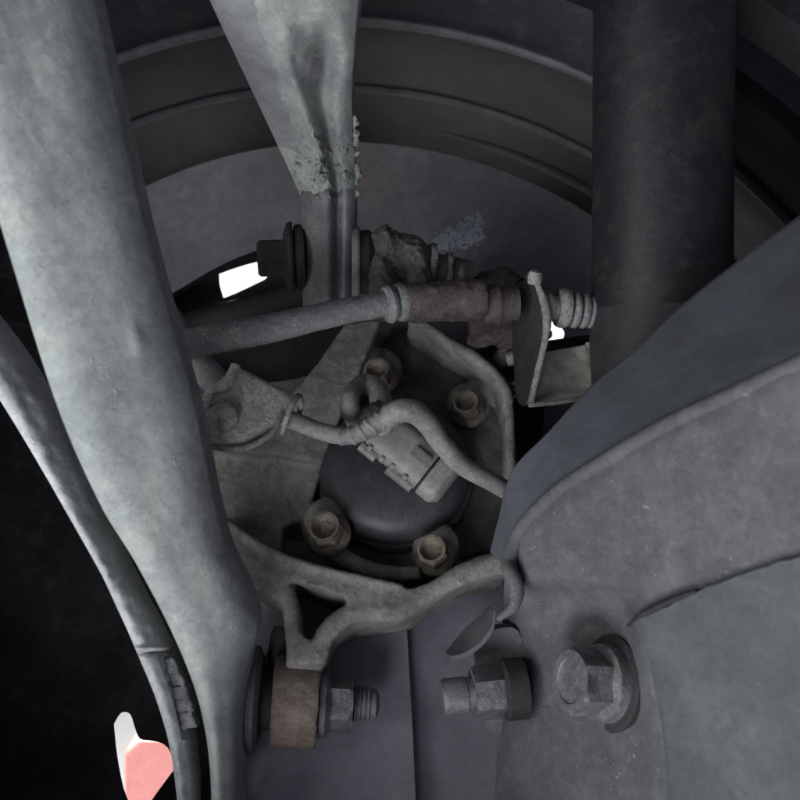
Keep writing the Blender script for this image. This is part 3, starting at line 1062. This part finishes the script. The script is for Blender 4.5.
# mud clinging to the right edge
mb = MB()
for i in range(26):
    py = random.uniform(112, 208)
    px = 353 + 5 * gauss(py, 0, 158, 0, 36, 1) + random.uniform(-3, 1.5)
    dd = 0.428 + (py - 112) / 74 * 0.033
    r = random.uniform(0.0010, 0.0022)
    lathe(mb, P(px, py, dd), (0.3, -1, 0), [(r * 0.6, -r), (r, -r * 0.3), (r, r * 0.3), (r * 0.5, r * 0.9), (0.0001, r)], 10)
obj('mud_crust', remeshed(mb, 0.0006, 1, 0.5, 0.0010, 420), 'link', ul, sharp=180)

# bolt through the link's lower end
ub = thing('link_bolt', 'dark flanged bolt head beside the lower end of upper link', 'bolt', P(290, 256, 0.474))
lx = V((-1, -0.10, -0.05)).normalized()
c = P(302, 257, 0.476)
mb = MB()
lathe(mb, c, lx, [(0.0005, -0.001), (0.0150, -0.001), (0.0155, 0.001), (0.0150, 0.0032), (0.0125, 0.0040), (0.0005, 0.0040)], 40)
obj('washer', mb, 'dark', ub)
mb = MB()
lathe(mb, c, lx, [(0.0005, 0.004), (0.0165, 0.004), (0.0170, 0.0052), (0.0160, 0.0068), (0.0110, 0.0086), (0.0005, 0.0086)], 40)
obj('flange', mb, 'rubber', ub)
mb = MB()
lathe(mb, c, lx, [(0.0005, 0.0084), (0.0095, 0.0084), (0.0095, 0.0195), (0.0082, 0.0210), (0.0005, 0.0212)], 48, (0, 0.3, 1), hexes=(1, 2, 3))
obj('head', mb, 'dark', ub, sharp=30)
c = P(356, 262, 0.474)
lx = V((1, 0.05, 0)).normalized()
mb = MB()
lathe(mb, c, lx, [(0.0005, -0.002), (0.0165, -0.002), (0.0168, 0.0008), (0.0160, 0.0018), (0.0005, 0.0018)], 40)
obj('washer', mb, 'link', ub)
mb = MB()
lathe(mb, c, lx, [(0.0005, 0.002), (0.0150, 0.002), (0.0152, 0.0060), (0.0130, 0.0085), (0.0005, 0.0085)], 40)
obj('rubber_seal', mb, 'rubber', ub)

# block that takes the upper bolt, with fins
bl = thing('bush_block', 'lumpy olive brown bush block with raised pale fins above the brown socket', 'bush block', P(405, 285, 0.475))
mb = MB()
boxloft(mb, [(P(x, y, d), V((0, 0.014, 0)), V((0, 0, hz))) for x, y, d, hz in
             ((371, 273, 0.478, 0.013), (374, 268, 0.476, 0.0165), (386, 262, 0.474, 0.0175), (398, 266, 0.476, 0.0150), (404, 268, 0.476, 0.0155), (420, 270, 0.476, 0.0155), (428, 274, 0.478, 0.0130), (432, 278, 0.48, 0.011))], 3.0)
tube(mb, [P(380, 250, 0.468), P(382, 275, 0.462), P(386, 300, 0.458)], [0.0055, 0.006, 0.0065], 16)
tube(mb, [P(372, 300, 0.465), P(400, 296, 0.462)], [0.006, 0.006], 16)
tube(mb, [P(404, 250, 0.466), P(416, 262, 0.464), P(420, 285, 0.464)], [0.005, 0.0058, 0.006], 16)
obj('block', remeshed(mb, 0.0008, 2, 0.5, 0.0011, 120, 0.0013, 420), 'olive', bl, sharp=180)
mb = MB()
lathe(mb, P(445, 276, 0.474), (1, 0.12, -0.12), [(0.0005, -0.012), (0.0105, -0.012), (0.0100, -0.003), (0.0095, 0.006), (0.0085, 0.012), (0.0005, 0.012)], 28)
obj('stem', mb, 'olive', bl)
for x, y, r, w in ((430, 270, 0.0130, 0.0014), (447, 275, 0.0110, 0.0012), (458, 278, 0.0090, 0.0014)):
    mb = MB()
    lathe(mb, P(x, y, 0.474), (1, 0.12, -0.12), [(r * .7, -w), (r * 0.96, -w), (r, 0), (r * 0.96, w), (r * 0.7, w)], 32, loop=False)
    me = mb.mesh('fin')
    displace(me, 0.0005, 240)
    obj('fin', me, 'edge', bl, sharp=60)

# ------------------------------------------------------------------ caliper mounting: upright plate, boot, box
cm = thing('mounting_plate', 'upright dark plate with worn pale edge beside the ribbed boot', 'plate', P(530, 400, 0.455))
mb = MB()
fr_ = [(514, 284), (522, 276), (533, 272), (540, 290), (546, 320), (543, 345), (536, 378), (530, 404), (518, 402), (514, 370), (512, 330)]
f = [P(a, b, 0.447 + (540 - a) * 0.0007) for a, b in catmull(fr_ + [fr_[0]], 3)[:-1]]
prism(mb, f, [p + V((0.001, 0.006, 0)) for p in f])
obj('plate', mb, 'dark', cm, bevel=0.001)
mb = MB()
tube(mb, [P(534, 274, 0.446), P(539, 288, 0.445), P(545, 305, 0.444), (P(547, 325, 0.444)), P(544, 345, 0.444), P(537, 375, 0.445), P(531, 403, 0.446)],
     [0.0013, 0.0014, 0.0021, 0.0018, 0.0015, 0.0015, 0.0014], 14, 8, rmod=lambda t, a: 1 + 0.2 * noise.noise(V((t * 30, a, 4))))
obj('edge', mb, 'edge', cm, sharp=180)
mb = MB()
lathe(mb, P(535, 277, 0.445), (0.1, -0.4, 1), [(0.0005, -0.003), (0.0030, -0.003), (0.0034, 0.0), (0.0028, 0.0026), (0.0012, 0.0034), (0.0003, 0.0035)], 20)
obj('nub', mb, 'edge', cm)

bt = thing('ribbed_boot', 'grey ribbed boot with three rounded rings next to dark damper tube', 'boot', P(566, 310, 0.455))
bx_ = V((1, 0.10, -0.10)).normalized()
mb = MB()
lathe(mb, P(545, 307, 0.453), bx_, [(0.0005, -0.002), (0.0078, -0.002), (0.0080, 0.001), (0.0055, 0.0042), (0.0052, 0.006), (0.0005, 0.006)], 32)
obj('seat_nut', mb, 'edge', bt)
for x, y, r, w in ((563, 308, 0.0092, 0.0030), (575, 310, 0.0084, 0.0017), (584, 311, 0.0080, 0.0017), (592, 312, 0.0076, 0.0017)):
    mb = MB()
    lathe(mb, P(x, y, 0.455), bx_, [(r * 0.6, -w), (r * 0.92, -w * 0.9), (r, -w * 0.3), (r, w * 0.3), (r * 0.92, w * 0.9), (r * 0.6, w)], 36)
    obj('ring', mb, 'edge' if w > 0.002 else 'rod', bt)
mb = MB()
tube(mb, [P(545, 307, 0.455), P(605, 313, 0.458)], 0.0052, 20, smooth=False)
obj('pin', mb, 'rubber', bt)

bxm = thing('bracket_box', 'open olive grey steel box bracket below the ribbed boot', 'bracket', P(560, 400, 0.46))


def boxd(u, v, px, py):
    return 0.006 * math.sin(u * math.pi) + 0.0006 * noise.noise(V((px / 12, py / 12, 0)))


mb = MB()
relief(mb, [(541, 352, 0.452), (536, 378, 0.449), (529, 404, 0.446)], [(589, 344, 0.458), (591, 370, 0.455), (592, 396, 0.452)], 24, 24, boxd, 0.018)
obj('panel', mb, 'box', bxm, bevel=0.0006)
mb = MB()
tube(mb, [P(588, 343, 0.456), P(590, 370, 0.453), P(592, 396, 0.450)], [0.0014, 0.0016, 0.0018], 12)
obj('side_edge', mb, 'edge', bxm)
mb = MB()
tube(mb, [P(529, 405, 0.445), P(560, 402, 0.447), P(592, 397, 0.450)], [0.0012, 0.0011, 0.0012], 12)
obj('bottom_edge', mb, 'edge', bxm)
mb = MB()
slab(mb, [(540, 341), (592, 334), (592, 347), (540, 355)], -0.03, -0.018, K)
obj('top_flange', mb, 'rubber', bxm, bevel=0.0008)

# dark brake hardware seen between casting rim and plate
ph = thing('pad_carrier', 'dark oily brake pad carrier behind the bowl rim and mounting plate', 'brake part', P(500, 340, 0.48))
mb = MB()
boxloft(mb, [(P(x, y, d), V((0, 0.010, 0)), V((0, 0, h))) for x, y, d, h in ((468, 312, 0.485, 0.014), (480, 310, 0.484, 0.018), (505, 306, 0.484, 0.019), (522, 312, 0.484, 0.017), (530, 316, 0.485, 0.012))], 3)
tube(mb, [P(470, 345, 0.48), P(490, 336, 0.478), P(515, 330, 0.476)], [0.004, 0.0048, 0.004], 14)
tube(mb, [P(497, 366, 0.484), P(507, 352, 0.48), P(520, 345, 0.478)], [0.004, 0.0045, 0.004], 14)
obj('carrier', remeshed(mb, 0.0011, 4, 0.5, 0.0008, 90, 0.001, 260), 'socket', ph, sharp=180)
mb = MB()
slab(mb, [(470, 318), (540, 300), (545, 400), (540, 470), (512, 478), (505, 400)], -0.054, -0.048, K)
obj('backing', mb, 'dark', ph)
for y in (358, 384, 390, 396):
    mb = MB()
    tube(mb, [P(507, y + 1, 0.475), P(516, y - 1, 0.474)], 0.0012 if y > 360 else 0.0036, 12, smooth=False)
    obj('spring_coil' if y > 360 else 'pin', mb, 'bolt' if y > 360 else 'zinc', ph)

# ------------------------------------------------------------------ damper on the right
dm = thing('damper', 'upright black damper tube with dusty smears', 'damper', P(645, 400, 0.40))
ac = P(662, 200, 0.455)
az = V((0.012, 0.02, 1)).normalized()
mb = MB()
lathe(mb, ac, az, [(0.0005, -0.12), (0.0308, -0.12), (0.0312, -0.116), (0.0312, -0.03), (0.0314, 0.03), (0.0316, 0.10), (0.0316, 0.22), (0.0005, 0.22)], 72)
obj('tube', mb, 'shock', dm)
mb = MB()
lathe(mb, ac, az, [(0.0308, -0.048), (0.0314, -0.052), (0.0321, -0.060), (0.0323, -0.075), (0.0323, -0.118), (0.0308, -0.119)], 72, loop=True)
obj('lower_sleeve', mb, 'sleeve', dm)

# ------------------------------------------------------------------ left lower arm
la = thing('front_arm', 'long pale green grey stamped arm sweeping past the casting down to bush', 'control arm', P(200, 640, 0.38))
LL = [(-125, -110, 0.31), (-95, -40, 0.315), (-45, 80, 0.322), (5, 240, 0.332), (55, 400, 0.345), (98, 500, 0.356), (134, 560, 0.364), (166, 620, 0.372), (190, 675, 0.378), (203, 720, 0.382), (210, 770, 0.385), (212, 840, 0.39)]
LR = [(60, -110, 0.337), (85, -40, 0.340), (112, 80, 0.346), (149, 240, 0.356), (192, 395, 0.368), (212, 490, 0.376), (226, 545, 0.382), (247, 590, 0.388), (257, 626, 0.392), (248, 664, 0.395), (242, 715, 0.397), (241, 770, 0.399), (240, 840, 0.401)]


def lad(u, v, px, py):
    k = -0.008 * (1 - abs(2 * u - 1) ** 3.4)
    k += 0.0006 * noise.noise(V((px / 60, py / 110, 0))) + 0.00015 * noise.noise(V((px / 12, py / 12, 4)))
    k -= 0.0022 * gauss(px, py, 137, 340, 7, 7)
    return k


mb = MB()
relief(mb, LL, LR, 70, 170, lad, 0.016)
obj('arm_shell', mb, 'arm', la, sharp=60)

# ------------------------------------------------------------------ weathered plastic trim, bottom left
tm = thing('torn_trim', 'curved pale plastic trim strip with a torn felt inlay beside long pale arm', 'trim', P(180, 740, 0.40))
TL = [(-140, 220, 0.36), (-20, 370, 0.37), (85, 545, 0.378), (118, 610, 0.382), (140, 660, 0.386), (158, 705, 0.390), (172, 760, 0.394), (182, 850, 0.40)]
TR = [(-95, 210, 0.38), (35, 370, 0.388), (132, 572, 0.396), (158, 622, 0.398), (175, 660, 0.400), (188, 705, 0.402), (196, 760, 0.404), (204, 850, 0.408)]


def tmd(u, v, px, py):
    k = -0.005 * (1 - abs(2 * u - 1) ** 3)
    k -= 0.0022 * math.exp(-((py - 648 + (px - 150) * 0.05) / 2.5) ** 2) - 0.003 * math.exp(-((py - 653 + (px - 150) * 0.05) / 2.0) ** 2)
    if u > 0.52 and 655 < py < 738:
        k += 0.0022 * sm(0.52, 0.56, u)
    return k + 0.0007 * noise.noise(V((px / 10, py / 10, 9)))


mb = MB()
relief(mb, TL, TR, 50, 260, tmd, 0.006)
obj('strip', mb, 'trim', tm, sharp=60)
for (cx, cy, w, h) in ((168, 666, 9, 9), (174, 680, 9, 7), (178, 693, 9, 7), (182, 706, 9, 7), (186, 721, 8, 9)):
    mb = MB()
    t0 = P(cx, cy, 0.3935)
    q = [(-1, -0.7), (-0.5, -1), (0.3, -0.9), (0.95, -1), (1.1, 0), (1, 0.9), (0.1, 0.8), (-0.8, 1), (-1.1, 0.3)]
    f = [P(cx + a * w + b * h * 0.35, cy + b * h, 0.3935) + V((0, (cx - 176) * 0.0001, 0)) for a, b in q]
    prism(mb, f, [p + V((0, 0.006, 0)) for p in f])
    obj('felt_piece', remeshed(mb, 0.0006, 2, 0.5, 0.0006, 260, 0.0008, 500), 'foam', tm, sharp=180)

# ------------------------------------------------------------------ rear arm on the right
rarm = thing('rear_arm', 'wide blue grey channel arm with rolled crest and large bolt', 'control arm', P(600, 700, 0.37))
RU = [(490, 552, 0.425), (498, 520, 0.422), (512, 471, 0.418), (548, 432, 0.412), (592, 385, 0.405), (640, 345, 0.397), (690, 298, 0.389), (800, 215, 0.37), (900, 150, 0.36)]
CR = [(505, 566, 0.414), (513, 548, 0.407), (530, 521, 0.398), (562, 489, 0.384), (612, 457, 0.366), (670, 423, 0.347), (730, 396, 0.331), (830, 350, 0.31), (930, 310, 0.30)]
FB = [(492, 860, 0.425), (512, 860, 0.415), (535, 860, 0.405), (570, 860, 0.392), (612, 860, 0.378), (670, 860, 0.360), (730, 860, 0.342), (830, 860, 0.32), (930, 860, 0.305)]




def rear_shell():
    A, C, B = (catmull(q, 14) for q in (RU, CR, FB))
    nv = len(A) - 1
    rows = []
    crest = []
    for j in range(nv + 1):
        a, c, b = P(*A[j]), P(*C[j]), P(*B[j])
        fa, fb = (a - c).normalized(), (b - c).normalized()
        ra = min(0.011, (a - c).length * 0.5)
        p0, p2 = c + fa * ra, c + fb * ra * 0.8
        crest.append(p0 * 0.25 + c * 0.5 + p2 * 0.25)
        row = [a.lerp(p0, i / 24) for i in range(24)]
        row += [p0 * (1 - t) ** 2 + c * 2 * t * (1 - t) + p2 * t * t for t in [i / 16 for i in range(16)]]
        row += [p2.lerp(b, i / 110) for i in range(111)]
        rows.append(row)
    m = len(rows[0])
    out = []
    for row in rows:
        o2 = []
        for p in row:
            px, py = project(p)
            ai = min((py - (584 + 0.0016 * (px - 560) ** 2)) / 14, (636 + (py - 600) * 0.09 - px) / 12)
            k = 0.016 * sm(-0.6, 1.2, ai) * (1 - 0.9 * sm(600, 800, py)) + 0.010 * gauss(px, py, 594, 632, 24, 20) + 0.002 * gauss(px, py, 606, 680, 30, 44)
            k += 0.0014 * noise.noise(V((px / 45, py / 45, 1))) + 0.0004 * noise.noise(V((px / 9, py / 9, 3)))
            o2.append(p + p.normalized() * k)
        out.append(o2)
    mb = MB()
    vs = [p for r in out for p in r]
    n0 = len(vs)
    vs += [p + V((0.002, 0.004, -0.001)) for p in vs]
    fs = []
    for j in range(nv):
        for i in range(m - 1):
            q = (j * m + i, j * m + i + 1, (j + 1) * m + i + 1, (j + 1) * m + i)
            fs += [q, tuple(x + n0 for x in q)[::-1]]
    for j in range(nv):
        for i in (0, m - 1):
            fs.append((j * m + i, (j + 1) * m + i, (j + 1) * m + i + n0, j * m + i + n0))
    for i in range(m - 1):
        for j in (0, nv):
            fs.append((j * m + i, j * m + i + 1, j * m + i + 1 + n0, j * m + i + n0))
    return mb.add(vs, fs), crest


shell, crest = rear_shell()
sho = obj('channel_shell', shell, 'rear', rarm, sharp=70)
sho.data.materials.append(M['flange_shade'])
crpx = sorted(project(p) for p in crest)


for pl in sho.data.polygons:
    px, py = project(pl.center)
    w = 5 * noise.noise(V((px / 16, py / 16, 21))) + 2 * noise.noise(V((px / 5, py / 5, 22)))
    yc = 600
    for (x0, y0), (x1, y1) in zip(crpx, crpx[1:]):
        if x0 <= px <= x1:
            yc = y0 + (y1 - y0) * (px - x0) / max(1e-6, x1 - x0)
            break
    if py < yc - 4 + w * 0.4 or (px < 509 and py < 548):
        pl.material_index = 1  # flange faces get the darker colour as painted shade

shell_t = bvh(sho)


# curled lip where the crest ends
mb = MB()
cpt = [p + p.normalized() * 0.0020 for p in crest[::-1] if project(p)[1] < 545][::6]
cpt += [P(509, 560, 0.405), P(510, 572, 0.401), P(515, 583, 0.399), P(517, 595, 0.398), P(512, 608, 0.399), P(498, 619, 0.402)]
nr = len(cpt)
tube(mb, cpt, [0.0034 - 0.0002 * (i / nr) if i < nr - 3 else (0.0028, 0.0021, 0.0012)[i - nr + 3] for i in range(nr)], 20, 6)
obj('curled_lip', mb, 'rear', rarm, sharp=180)


mb = MB()
ov = catmull([(636, 626), (645, 645), (652, 670), (662, 720), (670, 800), (676, 850)], 6)
rows = []
for (px, py) in ov:
    row = []
    for i in range(26):
        x = px + (860 - px) * (i / 25) ** 1.3
        y = py - (i / 25) * 90 * sm(720, 626, py)
        p, nn = hit(shell_t, x, y)
        if p is None:
            p, nn = P(x, y, 0.312), V((-0.4, -1, 0)).normalized()
        row.append(p + nn * (0.0004 + 0.0022 * sm(0, 0.05, i / 25)))
    rows.append(row)
mm_ = len(rows[0])
vs = [p for r in rows for p in r]
n0 = len(vs)
vs += [p + V((0.001, 0.003, 0)) for p in vs]
fs = []
for j in range(len(rows) - 1):
    for i in range(mm_ - 1):
        q = (j * mm_ + i, j * mm_ + i + 1, (j + 1) * mm_ + i + 1, (j + 1) * mm_ + i)
        fs += [q, tuple(x + n0 for x in q)[::-1]]
mb.add(vs, fs)
obj('overlap_plate', mb, 'rearplate', rarm, sharp=60)
mb = MB()
gp = []
for (px, py) in ((634, 625), (648, 613), (672, 600), (700, 590)):
    p, nn = hit(shell_t, px, py)
    gp.append(p + nn * 0.0022)
tube(mb, gp, [0.0006, 0.0013, 0.0013, 0.0008], 10)
obj('weld_gap', mb, 'dark', rarm)
mb = MB()
er = [(474, 640), (500, 628), (522, 640), (522, 735), (500, 738), (484, 722), (478, 690)]
f = [P(a, b, 0.4235 + (500 - a) * 0.0002) for a, b in catmull(er + [er[0]], 4)[:-1]]
prism(mb, f, [p + V((0, 0.008, 0)) for p in f])
obj('ear', mb, 'rearlow', rarm, bevel=0.001)
# flakes of dirt on the web
for i in range(40):
    px, py = random.choice([(535, 560), (520, 625), (540, 610), (560, 560), (535, 725), (556, 712), (625, 735)])
    px, py = px + random.gauss(0, 14), py + random.gauss(0, 16)
    if not (522 < px < 630 and 545 < py < 750):
        continue
    p, nn = hit(shell_t, px, py)
    if p is None:
        continue
    r = random.uniform(0.0003, 0.0008)
    mb = MB()
    lathe(mb, p, nn, [(r, -0.001), (r, 0), (r * 0.7, r * 0.3), (0.0001, r * 0.4)], 8)
    me = mb.mesh('flake')
    displace(me, r * 0.5, 600)
    obj('dirt_flake', me, 'zinc', rarm, sharp=180)

bax = V((-0.90, -0.40, 0.16)).normalized()
rb = thing('arm_bolt', 'large grey hexagon bolt with wide flange in the blue grey arm', 'bolt', P(606, 680, 0.375))
bp, bn = hit(shell_t, 606, 683)
c = bp + bn * 0.002
mb = MB()
lathe(mb, c, bax, [(0.0005, -0.008), (0.0148, -0.008), (0.0150, 0.0), (0.0146, 0.0020), (0.0112, 0.0036), (0.0005, 0.0036)], 48)
obj('flange', mb, 'zinc', rb)
mb = MB()
lathe(mb, c, bax, [(0.0005, -0.010), (0.0182, -0.010), (0.0184, -0.0030), (0.0172, -0.0022), (0.0005, -0.0022)], 48)
obj('recess_shade_ring', mb, 'dark', rb)  # added dark ring standing for the shaded gap round the flange
mb = MB()
lathe(mb, c, bax, [(0.0005, 0.003), (0.0128, 0.003), (0.0128, 0.0140), (0.0116, 0.0152), (0.0085, 0.0154), (0.0080, 0.0148), (0.0005, 0.0148)], 48, (0, 0.2, 1), hexes=(1, 2))
obj('head', mb, 'zinc', rb, sharp=30)

# nut and thread end left of the rear arm
nb = thing('stud_nut', 'dull steel nut on a stub stud beside the blue grey arm', 'nut', P(480, 688, 0.41))
nx_ = V((-1, -0.12, -0.08)).normalized()
c = P(505, 690, 0.412)
mb = MB()
lathe(mb, c, nx_, [(0.0005, -0.008), (0.0125, -0.008), (0.0125, 0.0), (0.0110, 0.0015), (0.0005, 0.0015)], 40)
obj('washer', mb, 'dark', nb)
mb = MB()
lathe(mb, c, nx_, [(0.0005, 0.001), (0.0108, 0.001), (0.0112, 0.002), (0.0112, 0.0120), (0.0100, 0.0135), (0.0005, 0.0135)], 48, (0, -0.15, -1), hexes=(1, 2, 3))
obj('nut', mb, 'zinc', nb, sharp=30)
mb = MB()
lathe(mb, c, nx_, [(0.0005, 0.013), (0.0068, 0.013), (0.0070, 0.0160), (0.0074, 0.0165), (0.0074, 0.0250), (0.0068, 0.0264), (0.0005, 0.0266)], 32)
obj('stud', mb, 'zinc', nb, sharp=30)

# small curved tab above it
tb = MB()
lf = [(494, 609), (492, 625), (482, 640), (466, 652), (450, 656)]
q = catmull(lf, 6)
f = [P(a, b, 0.409 + 0.00006 * (494 - a)) for a, b in q]
bk = [P(a - 4 - 14 * math.sin(math.pi * i / (len(q) - 1)), b - 3 - 8 * math.sin(math.pi * i / (len(q) - 1)), 0.428) for i, (a, b) in enumerate(q)]
vs = f + bk + [p + V((0.0008, 0.0002, -0.0020)) for p in f] + [p + V((0.0008, 0.0002, -0.0020)) for p in bk]
n = len(f)
fs = []
for i in range(n - 1):
    fs += [(i, i + 1, n + i + 1, n + i), (2 * n + i, 3 * n + i, 3 * n + i + 1, 2 * n + i + 1), (i, 2 * n + i, 2 * n + i + 1, i + 1), (n + i, n + i + 1, 3 * n + i + 1, 3 * n + i)]
fs += [(0, n, 3 * n, 2 * n), (n - 1, 3 * n - 1, 4 * n - 1, 2 * n - 1)]
tb.add(vs, fs)
tag(obj('curved_tab', tb, 'rear', bevel=0.0005), 'small curved grey sheet tab above the stub stud and nut', 'tab')

# red object standing outside in the daylight
rdm = MB()
cc = P(153, 774, 0.95)
prism(rdm, [cc + V((a * 0.027, 0, b * 0.032)) for a, b in ((-1, -1), (1, -1), (1, 0.6), (0.6, 1), (-0.6, 1), (-1, 0.6))],
      [cc + V((a * 0.03, 0.05, b * 0.032)) for a, b in ((-1, -1), (1, -1), (1, 0.6), (0.6, 1), (-0.6, 1), (-1, 0.6))])
prism(rdm, [cc + V((a, 0.005, b)) for a, b in ((-0.02, -0.03), (0.02, -0.03), (0.025, -0.47), (-0.025, -0.47))],
      [cc + V((a, 0.045, b)) for a, b in ((-0.02, -0.03), (0.02, -0.03), (0.025, -0.47), (-0.025, -0.47))])
tag(obj('red_post', rdm, 'red', bevel=0.003), 'red post standing in bright daylight beyond the torn trim', 'post')
